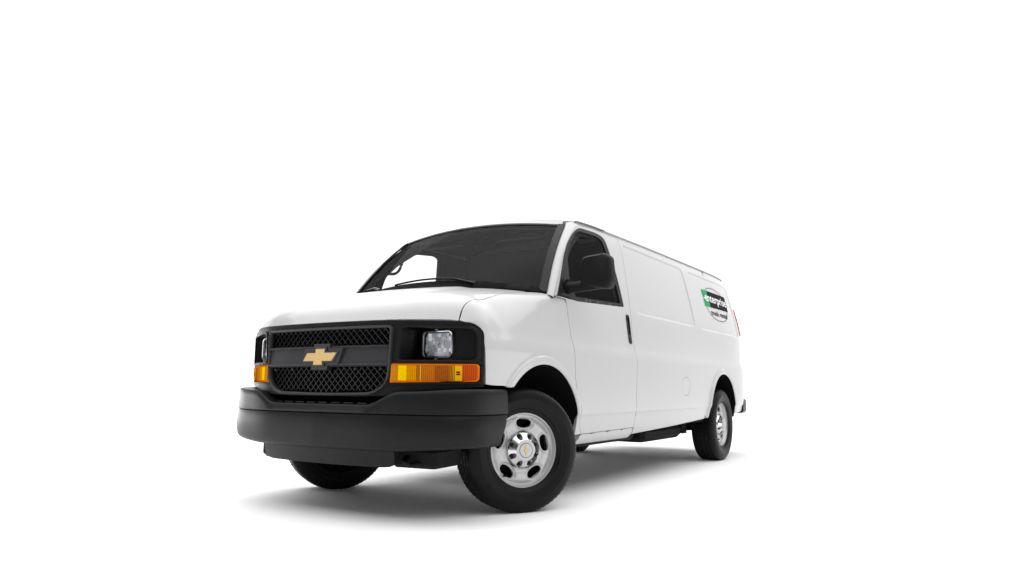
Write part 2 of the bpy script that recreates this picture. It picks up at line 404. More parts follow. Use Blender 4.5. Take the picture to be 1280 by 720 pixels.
LH = {}
for sd in (1, -1):
    tag = ''
    # ---- front door
    door = panel('front_door', door_poly, SIDE(), 'paint', van, .035, holes=[frame_out], extra=crease+rings(0, .4), thick=.022, side=sd)
    LH['door', sd] = door
    panel('window_frame', frame_out, SIDE(-.004), 'seal', door, .03, holes=[glass_poly], thick=.014, side=sd)
    panel('window_glass', glass_poly, SIDE(-.012), 'glass', door, .04, thick=0, side=sd)
    # ---- body side
    top = [(float(y), float(zg(y))-.002) for y in np.linspace(5.0, .86, 70)]
    strip = [(float(y), float(zg(y))-.0165) for y in np.linspace(.87, 1.60, 16)]
    rear = [(5.135-.06*max(0, (z-1.3)/.7)**2, z) for z in np.linspace(.52, 1.97, 30)]
    bs = [(1.52, .388)]+[(2.4, .415), (3.38, .452)]+arch_pts(1, .455, .47)+[(4.55, .478), (5.0, .50)]+rear+top+strip+[(p[0]+GAP/2, p[1]) for p in reversed(dRs)]
    fuel = [(2.665+.118*math.cos(t), .762+.082*math.sin(t)) for t in np.linspace(0, 2*math.pi, 41)[:-1]]
    fuelh = [(2.665+.121*math.cos(t), .762+.085*math.sin(t)) for t in np.linspace(0, 2*math.pi, 41)[:-1]]
    ex = crease+rings(1, .4)+sum([pan_lines(p) for p in PAN], [])
    body = panel('body_side', bs, SIDE(), 'paint', van, .045, holes=[fuelh] if sd > 0 else [], extra=ex, thick=.03, side=sd)
    LH['body', sd] = body
    if sd > 0: panel('fuel_door', fuel, SIDE(-.0005), 'paint', body, .04, thick=.012)
    # ---- rocker
    panel('rocker_sill', [(.575, .350), (1.516, .352), (1.516, .4355), (.615, .4275)], SIDE(-.004), 'paint', van, .012, thick=.03, side=sd)
    # ---- fender
    hc = [(.838, -.638), (.830, -.579), (.820, -.489), (.812, -.40), (.805, -.28), (.801, -.17), (.806, .10)]
    hcf = mono([p[1] for p in hc], [p[0] for p in hc])
    hood_cut = [(float(hcf(y)), float(y)) for y in np.linspace(-.634, .10, 26)]
    P = [f_xy(x+GAP/2, y) for x, y in hood_cut]
    P = [f_xy(x, float(yF(x))+.004) for x in (.875, .862, .850)]+P
    FC = [(.875+.079*math.sin(t), 1.100-.075*(1-math.cos(t))) for t in np.linspace(.15, math.pi/2, 9)]
    P += [f_xy(.835, .155), f_xy(.87, .195), f_yz(.235, 1.338), f_yz(.30, 1.333), f_yz(.405, 1.328)]
    P += f_yz_many([(p[0]-GAP/2, p[1]) for p in reversed(dFs) if p[1] < 1.325])
    P += f_yz_many(list(reversed(arch_pts(0, .747, .43, 46))))
    P += [f_yz(-.40, .750), f_yz(-.537, .757), f_yz(-.54, .9), f_yz(-.545, .98)]+[(float(yF(x))+.003, TS*math.atan2(z+.002-ZA, x-XA)) for x, z in reversed(FC)]
    exl = [f_yz_many([p for p in r if p[1] > .42 and p[0] > -.52]) for r in rings(0, .4)]
    LH['fender', sd] = panel('front_fender', P, FEND, 'paint', van, .022, extra=exl, thick=.02, side=sd)
    # ---- a pillar : windshield edge to door frame
    rr = []
    for v in np.linspace(-.02, 1.03, 30):
        a = WS(A(1.012), A(v))[0]; zb = 1.335+(1.945-1.335)*v; yb = float(bcurve(zb)); xb = float(side_x(yb, zb))
        b = A(xb, yb, zb); c = A(xb-.006, a[1]+.25*(yb-a[1])-.01, (a[2]+zb)/2+.008)
        rr.append([((1-t)**2*a+2*t*(1-t)*c+t*t*b)*A(sd, 1, 1) for t in np.linspace(0, 1, 9)])
    sweep('windshield_pillar', rr, 'paint', van, caps=False, autosmooth=50, flip=sd > 0)
    rr = []
    for v in np.linspace(-.02, 1.0, 24):
        zb = 1.335+(1.945-1.335)*v; yb = float(bcurve(zb)); xb = float(side_x(yb, zb))-.012
        a = WS(A(.975), A(v), -.012)[0]; a1 = WS(A(1.01), A(v), -.012)[0]; b = A(xb, yb+.006, zb)
        b2 = A(float(side_x(yb+.11, zb))-.030, yb+.11, zb); c = (a+b2)/2+A(-.035, .0, -.01)
        rr.append([q*A(sd, 1, 1) for q in (a1, b, b2, c, a)])
    sweep('pillar_trim', rr, 'trim', van, closed=True, flip=sd > 0)
    # ---- drip gutter
    ys = np.linspace(.845, 1.36, 14); ys2 = np.linspace(1.365, 4.88, 40)
    for nm, yy, mt, w0_ in (('drip_gutter', ys, 'gutterdark', .013), ('drip_gutter', ys2, 'gutter', .011)):
        rr = []
        for y in yy:
            x0 = float(side_x(y, zg(y)-.002)); z0 = float(zg(y)); w = w0_*min(1, .15+(y-.845)/.06, .15+(4.88-y)/.12)
            rr.append([A(sd*(x0-.02), y, z0-.004), A(sd*(x0+w), y, z0-.002), A(sd*(x0+w+.001), y, z0+.008), A(sd*(x0+w-.004), y, z0+.010), A(sd*(x0+w-.006), y, z0+.003), A(sd*(x0-.02), y, z0+.006)])
        LH['gut', sd, mt] = (nm, rr, mt)

# roof
rp = [(float(x), .700+.065*(abs(x)/.752)**2.2+.012) for x in np.linspace(-.752, .752, 31)]
xr = lambda y: float(min(.768, side_x(y, zg(y)-.002)-.012))
rp += [(xr(y), y) for y in np.linspace(.86, 4.95, 60)]
rp += [(float(x), 5.03-.08*(abs(x)/.768)**3) for x in np.linspace(.97*xr(4.95), -.97*xr(4.95), 25)]
rp += [(-xr(y), y) for y in np.linspace(4.95, .86, 60)]
roof = panel('roof', rp, ROOF, 'paint', van, .06, extra=[[(s*x, .8), (s*x, 5.0)] for s in (1, -1) for x in (.74, .70, .64)], thick=.03)
for k, v in LH.items():
    if k[0] == 'gut': sweep(v[0], v[1], v[2], roof, closed=True, flip=k[1] > 0)
# hood
hp = [(float(x), float(yF(abs(x)))+.002) for x in np.linspace(-.836, .836, 49)]
hr = [(x-GAP/2, y) for x, y in hood_cut]
cow = [(float(x), -.045+.225*(abs(x)/.85)**2.3) for x in np.linspace(.79, -.79, 25)]
hp += hr[1:-1]+cow+[(-x, y) for x, y in reversed(hr[1:-1])]
hood = panel('hood', hp, HOOD, 'paint', van, .03, thick=.025, extra=[[(x, float(yF(abs(x)))+d) for x in np.linspace(-.82, .82, 70)] for d in (.012, .025, .04, .06, .085)])
# windshield
wp = [(-1, 0), (1, 0), (1, 1), (-1, 1)]
ws = panel('windshield', wp, lambda u, v: WS(u, v), 'glass', van, .08, thick=0)
def wstrip(name, pts, off, th=.008):
    return panel(name, pts, lambda u, v: WS(u, v, off), 'seal', ws, .05, thick=th)
for s in (1, -1): wstrip('windshield_seal', [(s*.962, 0), (s*1.014, 0), (s*1.014, .975), (s*.950, .975)], .011)
wstrip('windshield_seal', [(-.965, .945), (.965, .945), (.975, .966), (-.975, .966)], .004)
panel('roof_header', [(-.985, .968), (.985, .968), (.985, 1.035), (-.985, 1.035)], lambda u, v: WS(u, v, .010), 'paint', roof, .03, thick=.008)
panel('header_trim', [(-.97, .90), (.97, .90), (.97, 1.03), (-.97, 1.03)], lambda u, v: WS(u, v, -.014), 'trim', van, .06, thick=0)
# cowl panel
rr = []
for u in np.linspace(-1, 1, 41):
    b = WS(A(u), A(.035+.03*(1-u*u)), .006)[0]; hx = .865*u; hy = -.05+.225*(abs(hx)/.85)**2.3; hzv = float(hood_z(A(hx*.93), A(min(hy, .12)))[0])
    rr.append([A(hx, hy, hzv-.022), A(hx*.99, hy+.03, hzv-.006), (A(hx, hy, hzv)+b)/2+A(0, 0, -.004), b, b+A(0, .01, -.05), A(hx, hy, hzv-.07)])
cowl = sweep('cowl_panel', rr, 'black', van, closed=True)

# ------------------------------------------------------------------ front fascia
FO = .0
def FAS(off=0.):
    def f(x, z):
        ax = np.abs(x); return np.stack([x, yF(ax)+off+0*z, z], -1)
    return f
zt = lambda x: 1.113-.012*(abs(x)/.9)**2-.075*(1-math.sqrt(max(0, 1-min(1, max(0, (abs(x)-.875)/.079))**2)))
_cx = [.875+.079*math.sin(t) for t in np.linspace(0, math.pi/2, 9)][1:]
fo = [(-x, zt(x)-.004) for x in reversed(_cx)]+[(x, zt(x)-.004) for x in np.linspace(-.875, .875, 57)]+[(x, zt(x)-.004) for x in _cx]
fo = [(-.954, .742), (-.60, .715), (-.46, .690), (-.30, .684), (.30, .684), (.46, .690), (.60, .715), (.954, .742)]+list(reversed(fo))
GO = smooth_poly([(-.498, 1.068), (-.490, .86), (-.478, .76), (-.39, .706), (0, .698), (.39, .706), (.478, .76), (.490, .86), (.498, 1.068)][::-1], [.02, .05, .06, .06, .3, .06, .06, .05, .02])
def hl_open(s, g=0.): return smooth_poly([(s*(.555-g), 1.070+g), (s*(.535-g), .885-g), (s*(.926+g), .885-g), (s*(.926+g), 1.062+g)], [.035, .03, .03, .045])
def am_open(s, g=0.): return smooth_poly([(s*(.508-g), .866+g), (s*(.500-g), .762-g), (s*(.938+g), .770-g), (s*(.940+g), .866+g)], [.006, .006, .02, .02])
fas = panel('front_fascia', fo, FAS(), 'fascia', van, .035, holes=[GO]+[hl_open(s) for s in (1, -1)]+[am_open(s, .006) for s in (1, -1)], thick=.05)
# raised rims round the openings
def rim(name, loop, off, w, material, parent, y_of=None):
    pts = densify(loop, .02); n = len(pts); rr = []
    c = np.mean(pts, axis=0)
    for i in range(n+1):
        p = pts[i % n]; a = pts[(i-1) % n]; b = pts[(i+1) % n]; t = (b-a)/(np.linalg.norm(b-a)+1e-9); nn = A(t[1], -t[0])
        if np.dot(nn, p-c) < 0: nn = -nn
        ring = []
        for q, o in ((-.002, .03), (-.002, -off*.6), (w*.3, -off), (w*.75, -off), (w, 0.002)):
            e = p+nn*q; ring.append(A(e[0], float(yF(abs(e[0])))+o, e[1]))
        rr.append(ring)
    return sweep(name, rr, material, parent, caps=False, autosmooth=60)
grille = rim('grille_frame', GO, .014, .016, 'bar', van)
for s in (1, -1):
    rim('lamp_opening_rim', hl_open(s), .010, .014, 'fascia', fas)
    rim('lamp_opening_rim', am_open(s, .006), .006, .010, 'fascia', fas)
# grille back, mesh, bar
def GRI(off): return FAS(off)
panel('grille_back', [(-.52, .69), (.52, .69), (.52, 1.08), (-.52, 1.08)], FAS(.075), 'black', grille, .05, thick=0)
def lattice(zlo, zhi):
    mb = MB(); poly = np.array(GO); pit = .0445; hw, dp = .0026, .010
    for sgn in (1, -1):
        for k in range(-32, 33):
            run = []
            for t in np.arange(-.2, .2001, .0111):
                x = k*pit+sgn*t*1.0; z = (zlo+zhi)/2+t
                ok = zlo <= z <= zhi and inside(poly, np.array([[x, z]]))[0]
                if ok: run.append((x, z))
                if (not ok or t > .199) and run:
                    if len(run) > 1:
                        v = []; f = []
                        d = A(1*sgn, 1)/math.sqrt(2); n = A(-d[1], d[0])*hw
                        for i, (a, b) in enumerate(run):
                            y = float(yF(abs(a)))+.018
                            # knuckle at each crossing stands proud
                            bumpy = .004*abs(math.cos(math.pi*((b-(zlo+zhi)/2)/pit*2)))
                            for e, o in ((-1, dp), (-.6, -bumpy), (.6, -bumpy), (1, dp)):
                                v.append((a+n[0]*e, y+o+(.0015 if sgn > 0 else 0), b+n[1]*e))
                        m = len(run)
                        for i in range(m-1):
                            for j in range(3): f.append((i*4+j, i*4+j+1, i*4+5+j, i*4+4+j))
                        mb.add(v, f)
                    run = []
    return mb
for zl, zh in ((.700, .858), (.972, 1.066)):
    o = lattice(zl, zh).build('grille_mesh', 'mesh', grille); o['kind'] = 'stuff'
def barsec(x):
    y = float(yF(abs(x)))
    return [A(x, y+.04, .974), A(x, y-.004, .972), A(x, y-.012, .966), A(x, y-.012, .962), A(x, y+.002, .957), A(x, y-.006, .872), A(x, y-.014, .868), A(x, y-.014, .860), A(x, y-.004, .852), A(x, y+.04, .850)]
bar = sweep('grille_bar', [barsec(x) for x in np.linspace(-.494, .494, 41)], 'bar', grille, caps=True, autosmooth=30)
# bow tie emblem (two layers)
def bow(g):
    w, h, cw, ch = .123+g*1.15, .024+g*.95, .036+g, .047+g
    sl = .019
    return [(-w-sl*.9+.006, -h), (-cw-.006, -h), (-cw-.008, -ch), (cw-.010, -ch), (cw-.008, -h), (w-sl-.004, -h), (w+sl*.9, h), (cw+.008, h), (cw+.010, ch), (-cw+.010, ch), (-cw+.008, h), (-w+sl+.004, h)]
def plate(name, poly, y0, y1, zc, material, parent, bev=.004):
    n = len(poly); c = np.mean(poly, axis=0); v = []
    for sc, y in ((1, y1), (1, y0+bev), (None, y0)):
        for p in poly:
            e = A(*p)
            if sc is None: e = e*A(.975, .94)
            yy = y+(.835+float(yF(abs(e[0])))); v.append((e[0]+.002, yy, zc+e[1]))
    f = []
    for r in range(2):
        for i in range(n): f.append((r*n+i, r*n+n+i, r*n+n+(i+1) % n, r*n+(i+1) % n))
    f.append(tuple(2*n+i for i in range(n)))
    return raw(name, v, f, material, parent)
ZE = .908
em0 = plate('emblem_base', [(x, z) for x, z in bow(.030)][::-1], -.858, -.82, ZE, 'bar', grille, .006)
plate('emblem_border', bow(.012)[::-1], -.866, -.84, ZE, 'bar', em0)
plate('gold_bowtie', bow(0)[::-1], -.871, -.85, ZE, 'gold', em0)
for x in (-.44, -.27, .25, .43):
    MB().tube([(x, float(yF(abs(x)))+.03, .838), (x, float(yF(abs(x)))+.004, .838)], .007, 8).build('grille_clip', 'bar', grille)

# headlamps
def rrect(w, h, r, n=6):
    out = []
    for cx, cz, a0 in ((w/2-r, h/2-r, 0), (-w/2+r, h/2-r, 90), (-w/2+r, -h/2+r, 180), (w/2-r, -h/2+r, 270)):
        for i in range(n+1):
            t = math.radians(a0+90*i/n); out.append((cx+r*math.cos(t), cz+r*math.sin(t)))
    return out
for s in (1, -1):
    # black bucket behind the opening: walls and a swept back
    lp = densify(hl_open(s, .004), .015); n = len(lp); rr = []
    back = lambda x: np.maximum(-.612, yF(np.abs(x))+.052)
    for i in range(n+1):
        p = lp[i % n]; y = float(yF(abs(p[0]))); q = A(s*.74, .978)+(p-A(s*.74, .978))*A(.965, .93)
        rr.append([A(p[0], y+.004, p[1]), A(p[0], y+.012, p[1]), A(q[0], float(back(q[0])), q[1])])
    buck = sweep('lamp_bucket', rr, 'gloss', van, caps=False, autosmooth=50)
    panel('bucket_back', [A(s*.74, .978)+(p-A(s*.74, .978))*A(.97, .94) for p in hl_open(s, .004)], lambda x, z: np.stack([x, back(x), z], -1), 'gloss', buck, .02, thick=0, holes=[[(s*.686+p[0], .978+p[1]) for p in rrect(.19, .13, .02)]])
    lx, ly, lz = s*.686, -.632, .978
    R = rrect(.206, .144, .026)
    hl = sweep('headlamp', [[A(lx+p[0]*k, ly+o, lz+p[1]*k) for p in R] for k, o in ((1.0, .03), (1.045, .01), (1.05, .002), (1.03, -.004), (.975, -.003), (.95, .004))], 'chrome', van, closed=True, caps=False, autosmooth=50)
    # reflector of flat facets
    rn = random.Random(7); mbf = MB(); nx, nz_ = 9, 6
    for a in range(nx):
        for b in range(nz_):
            xa, xb = -.094+.188*a/nx, -.094+.188*(a+1)/nx; za, zb = -.063+.126*b/nz_, -.063+.126*(b+1)/nz_
            cx, cz = (xa+xb)/2, (za+zb)/2; d0 = .018-.014*((cx/.1)**2+(cz/.07)**2)*.6
            tx, tz = -.10*cx/.1+rn.uniform(-.22, .22), -.10*cz/.07+rn.uniform(-.30, .30)
            if (a in (0, nx-1)) and (b in (0, nz_-1)): continue
            q = [(lx+x, ly+.004+d0+(x-cx)*tx+(z-cz)*tz, lz+z) for x, z in ((xa, za), (xb, za), (xb, zb), (xa, zb))]
            mbf.add(q, [(0, 1, 2, 3)])
    mbf.build('reflector', 'reflector', hl, autosmooth=1)
    panel('reflector_back', [(lx+p[0]*.96, lz+p[1]*.96) for p in R], lambda x, z: np.stack([x, ly+.026+0*x, z], -1), 'reflector', hl, .05, thick=.022)
    MB().tube([(lx, ly+.033, lz), (lx, ly+.018, lz)], [.012, .009], 10).build('bulb_shield', 'chrome', hl)
    # fluted lens
    xs = np.linspace(-.100, .100, 61); zs = np.linspace(-.069, .069, 19); v = []; f = []
    for i, x in enumerate(xs):
        for j, z in enumerate(zs):
            ex = max(abs(x)-.076, 0); ez = max(abs(z)-.045, 0); dd = math.hypot(ex, ez); k = min(1, .024/dd) if dd > 0 else 1
            x2 = math.copysign(min(abs(x), .076)+ex*k, x) if ex > 0 else x; z2 = math.copysign(min(abs(z), .045)+ez*k, z) if ez > 0 else z
            bl = .012*(1-(x/.1)**2)*(1-(z/.07)**2); fl_ = .0016*math.cos(i*math.pi) if abs(z) < .05 else 0
            v.append((lx+x2, ly-.004-bl+fl_*(1 if (j//5) % 2 else .4), lz+z2))
    nz = len(zs)
    for i in range(len(xs)-1):
        for j in range(nz-1): f.append((i*nz+j, (i+1)*nz+j, (i+1)*nz+j+1, i*nz+j+1))
    raw('lamp_lens', v, f, 'lens', hl, autosmooth=60)
    for dz in (.083, -.083): MB().box((lx-.004*s, ly-.004, lz+dz), (.018, .010, .006), bev=.002).build('aim_screw', 'steel', hl)

# amber turn signals: coloured lens segments from inner to outer end
AMBK = .88
amb = {'a': (.72, .26, .015), 'b': (.95, .62, .0), 'c': (.85, .33, .0), 'd': (.48, .16, .02), 'e': (.62, .17, .01), 'f': (.42, .11, .012), 'g': (.85, .42, .01), 'h': (.62, .09, .012), 'o': (.78, .17, .008), 'k': (.02, .01, .005)}
for k, c in amb.items(): M['amb'+k] = mat('amber_lens_'+k, tuple(v*AMBK for v in c), .30, coat=.0, spec=.0, noise=(60, .28 if k in 'adf' else .10), bump=(180, .25, .004))
def ribs(m, c, k):
    # moulded vertical prisms of the lens: alternating lighter and darker amber
    nt = m.node_tree; b = nt.nodes['Principled BSDF']; src = b.inputs['Base Color'].links[0].from_socket
    tc = nt.nodes.new('ShaderNodeTexCoord'); w = nt.nodes.new('ShaderNodeTexWave'); w.wave_type = 'BANDS'; w.bands_direction = 'X'
    w.inputs['Scale'].default_value = 34; w.inputs['Distortion'].default_value = 1.2; w.inputs['Detail Scale'].default_value = 6
    nt.links.new(tc.outputs['Object'], w.inputs['Vector'])
    mx = nt.nodes.new('ShaderNodeMix'); mx.data_type = 'RGBA'; mx.blend_type = 'MULTIPLY'; mx.inputs[0].default_value = k
    nt.links.new(src, mx.inputs[6]); nt.links.new(w.outputs['Color'], mx.inputs[7]); nt.links.new(mx.outputs[2], b.inputs['Base Color'])
for k in 'acdefh': ribs(M['amb'+k], amb[k], .42)
ribs(M['ambb'], amb['b'], .12)
SEG = [(0, .10, 'a'), (.10, .21, 'b'), (.21, .33, 'c'), (.33, .37, 'd'), (.37, .385, 'g'), (.385, .54, 'e'), (.54, .69, 'f'), (.69, .715, 'e'), (.715, .722, 'k'), (.722, .732, 'g'), (.732, .739, 'k'), (.739, .749, 'g'), (.749, .754, 'k'), (.754, .84, 'g'), (.84, 1, 'h')]
for s in (1, -1):
    base = panel('turn_signal', am_open(s), FAS(-.004), 'ambo', van, .03, thick=.03)
    x0, x1 = .508, .932
    for a, b, k in SEG:
        xa, xb = x0+(x1-x0)*a, x0+(x1-x0)*b; g = .0006
        za, zb = (.7735, .856) if k != 'h' else (.779, .859)
        pl = [(s*(xa+g), za), (s*(xb-g), za), (s*(xb-g), zb), (s*(xa+g), zb)]
        if k == 'h': pl = smooth_poly(pl, [.0, .015, .015, 0])
        panel('lens_segment', pl, FAS(-.0085), 'amb'+k, base, .02, thick=.006)
    xm = x0+(x1-x0)*.797
    for dz in (-.006, .006):
        panel('lens_mark', [(s*(xm-.009), .815+dz-.0035), (s*(xm+.009), .815+dz-.0035), (s*(xm+.009), .815+dz+.0035), (s*(xm-.009), .815+dz+.0035)], FAS(-.0105), 'ambk', base, .02, thick=.002)

# ------------------------------------------------------------------ front bumper
yB = mono([0, .4, .7, .85, .92, .97], [-.905, -.887, -.828, -.768, -.718, -.656])
path = [(float(x), float(yB(abs(x)))) for x in np.linspace(-.97, .97, 61)]
right = [(.988, -.615), (.999, -.56), (1.004, -.5), (1.006, -.43), (1.006, -.365)]
path = [(-x, y) for x, y in reversed(right)]+path+right
rr = []
for i, (x, y) in enumerate(path):
    a = A(*path[max(i-1, 0)]); b = A(*path[min(i+1, len(path)-1)]); t = (b-a)/np.linalg.norm(b-a); n = A(t[1], -t[0])
    hi = sst(.37, .60, abs(x)); zt_ = .640+.074*hi+.016*sst(.62, 1.0, abs(x)); ramp = .028*(1-hi)
    zb_ = .388+.024*sst(.5, 1.0, abs(x))
    sec = [(-.12, zb_+.02), (-.055, zb_), (-.030, zb_+.006), (-.017, zb_+.022), (-.009, zb_+.055), (-.006, .50), (-.007, .528), (-.010, .555), (-.014, .574), (-.019, .586), (-.025, .5885), (-.012, .5925), (-.011, .60), (-.016, zt_-.035), (-.020, zt_-.010), (-.027, zt_-.002), (-.06, zt_), (-.13, zt_+.002), (-.14, zt_-.05)]
    ring = []
    for o, z in sec:
        endk = 1 if i > len(path)-6 or i < 5 else 0
        p = A(x, y)+n*o
        if abs(x) > 1.0 and y > -.40: p = p+A(0, -.08*(1-sst(.40, .62, z)))
        ring.append(A(p[0], p[1], z))
    rr.append(ring)
bump = sweep('front_bumper', rr, 'plastic', van, closed=True, autosmooth=42, flip=True)
mb = MB()
for k in range(9):
    x = -.40+k*.10; MB().box((x, float(yB(abs(x)))+.085, .645), (.07, .018, .008), bev=.002).build('step_pad', 'bar', bump)
# lower air dam
rr = []
for x in np.linspace(-.53, .53, 25):
    y = -.845+.05*(abs(x)/.53)**2; e = .02*sst(.47, .53, abs(x))
    rr.append([A(x, y+.03, .41), A(x, y, .392), A(x, y+.006, .35), A(x*.985, y+.016, .298+e), A(x*.985, y+.035, .296+e), A(x, y+.05, .40)])
sweep('air_dam', rr, 'plastic', van, closed=True, flip=True)
for x in (-.46, -.42, -.28, -.18, .05): MB().tube([(x, -.80-.03, .396), (x, -.855+.05*(abs(x)/.53)**2, .396)], .0025, 6).build('dam_bolt', 'chrome', bump)

# ------------------------------------------------------------------ wheels
def lathe_ring(prof_, n): return [[(r*math.cos(2*math.pi*i/n), off, r*math.sin(2*math.pi*i/n)) for r, off in prof_] for i in range(n)]
TR, HC = .374, .367
def make_tyre():
    n = 216; w = .112
    pr = [(.212, .098), (.219, .103), (.228, .107), (.236, .112), (.240, .1175), (.244, .1165), (.262, .1225), (.285, .1265), (.300, .1275), (.304, .1288), (.308, .1275), (.325, .1245), (.343, .1185), (.352, .1135), (.3525, .1130), (.361, .1065), (.3675, .0985), (.3715, .087)]
    tread = []
    for c, g in ((.062, .0045), (.022, .0045)):
        tread += [(.3728, c+g+.0015), (.3650, c+g), (.3650, c-g), (.3732, c-g-.0015)]
    half = pr+tread
    full = half+[(r, -o) for r, o in reversed(half)]
    m = len(full); v = []; f = []
    for i in range(n):
        a = 2*math.pi*i/n; blk = i % 3
        for r, o in full:
            ao = abs(o); rr_ = r
            if r > .352 and ao > .07 and blk == 0: rr_ = r-.003
            if r > .370 and ao <= .07 and (i+int(ao*100)) % 4 == 0: rr_ = r-.0035
            v.append((rr_*math.cos(a), o, rr_*math.sin(a)))
    for i in range(n):
        for j in range(m-1): f.append((i*m+j, ((i+1) % n)*m+j, ((i+1) % n)*m+j+1, i*m+j+1))
    return v, f
TV, TF = make_tyre()
def disc_h(r): return DH(r)
DH = mono([.05, .085, .108, .112, .125, .145, .168, .182, .192, .200, .206, .213, .2185, .2215, .2225], [.080, .080, .078, .074, .074, .0775, .0775, .072, .064, .064, .072, .092, .101, .101, .094])
def build_wheel(loc, ang, sgn, steer):
    """local axis y = outwards"""
    w = bpy.data.objects.new('wheel', None); COL.objects.link(w); w.parent = van
    w.location = loc; w.rotation_euler = (0, 0, math.radians(ang))
    rotz = Matrix.Rotation(math.radians(ang), 3, 'Z')
    tv = []
    for x, y, z in TV:
        r = math.hypot(x, z); k = 1+.009*(1-float(sst(.22, .31, r)))/r; tv.append((x*k, y, max(z*k, -HC+.001)))
    raw('tyre', tv, TF, 'rubber', w, autosmooth=38)
    def DISC(a, b):
        r = np.hypot(a, b)
        h = DH(r)
        for k in range(5):      # rolled edge round each window
            t = math.radians(90+72*k+ROT); c = A(math.cos(t), math.sin(t))*.157
            u = (a-c[0])*c[0]/.157+(b-c[1])*c[1]/.157; vv = -(a-c[0])*c[1]/.157+(b-c[1])*c[0]/.157
            e = np.hypot((u+.006)/.034, vv/.053)
            h = h-.010*(1-sst(.9, 1.32, e))
        return np.stack([a, h, b], -1)
    ROT = 4
    circ = lambda R, n: [(R*math.cos(2*math.pi*i/n), R*math.sin(2*math.pi*i/n)) for i in range(n)]
    hs = []
    for k in range(5):
        t = math.radians(90+72*k+ROT); cr, sr = math.cos(t), math.sin(t); q = []
        for i in range(28):
            p = 2*math.pi*i/28; cp, sp_ = math.cos(p), math.sin(p); vv = .049*math.copysign(abs(sp_)**(.75 if cp > 0 else .95), sp_); u = (.021*abs(cp)**.6 if cp > 0 else -.036*abs(cp))
            u += -.16*vv*vv/.049+.004
            q.append((cr*(.157+u)-sr*vv, sr*(.157+u)+cr*vv))
        hs.append(q)
    ext = [[(R*math.cos(t), R*math.sin(t)) for t in np.linspace(0, 2*math.pi, 90)] for R in (.060, .0865, .1085, .113, .125, .183, .192, .198, .203, .207, .211, .215, .2185, .2205)]
    for k in range(5):
        t = math.radians(90+72*k+ROT); cr, sr = math.cos(t), math.sin(t)
        for e in (1.0, 1.08, 1.18, 1.28, 1.36):
            ext.append([(cr*(.151+.034*e*math.cos(p))-sr*.053*e*math.sin(p), sr*(.151+.034*e*math.cos(p))+cr*.053*e*math.sin(p)) for p in np.linspace(0, 2*math.pi, 40)])
    rim_ = panel('rim', circ(.2222, 96), DISC, 'steel', w, .014, holes=hs, extra=ext, thick=.014, edge_sp=.009, flipn=True)
    rim_.scale = (1.04, 1, 1.04)
    # barrel and dark brake behind
    n = 64; pr = [(.2222, .094), (.214, .080), (.206, .050), (.200, -.05), (.214, -.09), (.222, -.10)]
    v = [p for r in lathe_ring(pr, n) for p in r]; m = len(pr)
    f = [(i*m+j, i*m+j+1, ((i+1) % n)*m+j+1, ((i+1) % n)*m+j) for i in range(n) for j in range(m-1)]
    raw('rim_barrel', v, f, 'bar', rim_, autosmooth=40)
    pr = [(.001, .02), (.16, .02), (.195, .0), (.195, -.085), (.12, -.095), (.001, -.10)]; m = len(pr)
    v = [p for r in lathe_ring(pr, n) for p in r]
    f = [(i*m+j, i*m+j+1, ((i+1) % n)*m+j+1, ((i+1) % n)*m+j) for i in range(n) for j in range(m-1)]
    raw('brake_drum', v, f, 'black', w, autosmooth=40)
    # chrome centre cover with eight lug pockets
    hn = 64
    def CAP(a, b):
        r = np.hypot(a, b); h = np.interp(r, [0, .055, .060, .066, .104, .111], [.121, .121, .119, .114, .090, .073])
        return np.stack([a, h, b], -1)
    lh = []
    for k in range(8):
        t = 2*math.pi*(k+.5)/8; cr, sr = math.cos(t), math.sin(t); q = []
        for i in range(18):
            p = 2*math.pi*i/18; q.append((cr*(.0845+.0225*math.cos(p))-sr*.0165*math.sin(p), sr*(.0845+.0225*math.cos(p))+cr*.0165*math.sin(p)))
        lh.append(q)
    cap = panel('hub_cap', circ(.1105, 64), CAP, 'chrome', w, .010, holes=lh, thick=.003, flipn=True, edge_sp=.006,
                extra=[[(R*math.cos(t), R*math.sin(t)) for t in np.linspace(0, 2*math.pi, 60)] for R in (.053, .057, .060, .063, .066, .105, .108)])
    for k in range(8):
        t = 2*math.pi*(k+.5)/8
        MB().tube([(.0835*math.cos(t), .06, .0835*math.sin(t)), (.0835*math.cos(t), .092, .0835*math.sin(t)), (.0835*math.cos(t), .096, .0835*math.sin(t))], [.012, .012, .007], 8).build('lug_nut', 'under', cap)
    sc = []
    for i in range(96):
        t = 2*math.pi*i/96; r_ = .060-.004*max(0, math.cos(8*(t-math.pi/8)))**2; sc.append((r_*math.cos(t), r_*math.sin(t)))
    panel('hub_plate', sc, lambda a, b: np.stack([a, .1225+0*a, b], -1), 'steel', cap, .02, thick=.004, flipn=True)
    MB().tube([(0, .070, 0), (0, .071, 0)], .107, 32).build('cap_back', 'black', cap)
    # badge
    cap.scale = (1.04, 1, 1.04)
    mbb = MB(); mbb.tube([(0, .118, 0), (0, .1235, 0)], [.0435, .0425], 40); mbb.build('badge_ring', 'black', cap)
    mbb = MB(); mbb.tube([(0, .118, 0), (0, .1245, 0)], [.0405, .0395], 40); mbb.build('badge_disc', 'steel', cap)
    bw = [(x*.030/.13, z*.012/.047) for x, z in bow(0)]; tilt = math.radians(83)
    n2 = len(bw); v = []
    for yy, kk in ((.123, 1), (.1275, .92)):
        for x, z in bw: v.append(((x*math.cos(tilt)-z*math.sin(tilt))*kk, yy, (x*math.sin(tilt)+z*math.cos(tilt))*kk))
    f = [tuple(range(n2, 2*n2))]+[(i, (i+1) % n2, n2+(i+1) % n2, n2+i) for i in range(n2)]
    raw('badge_bowtie', v, f, 'gold', cap)
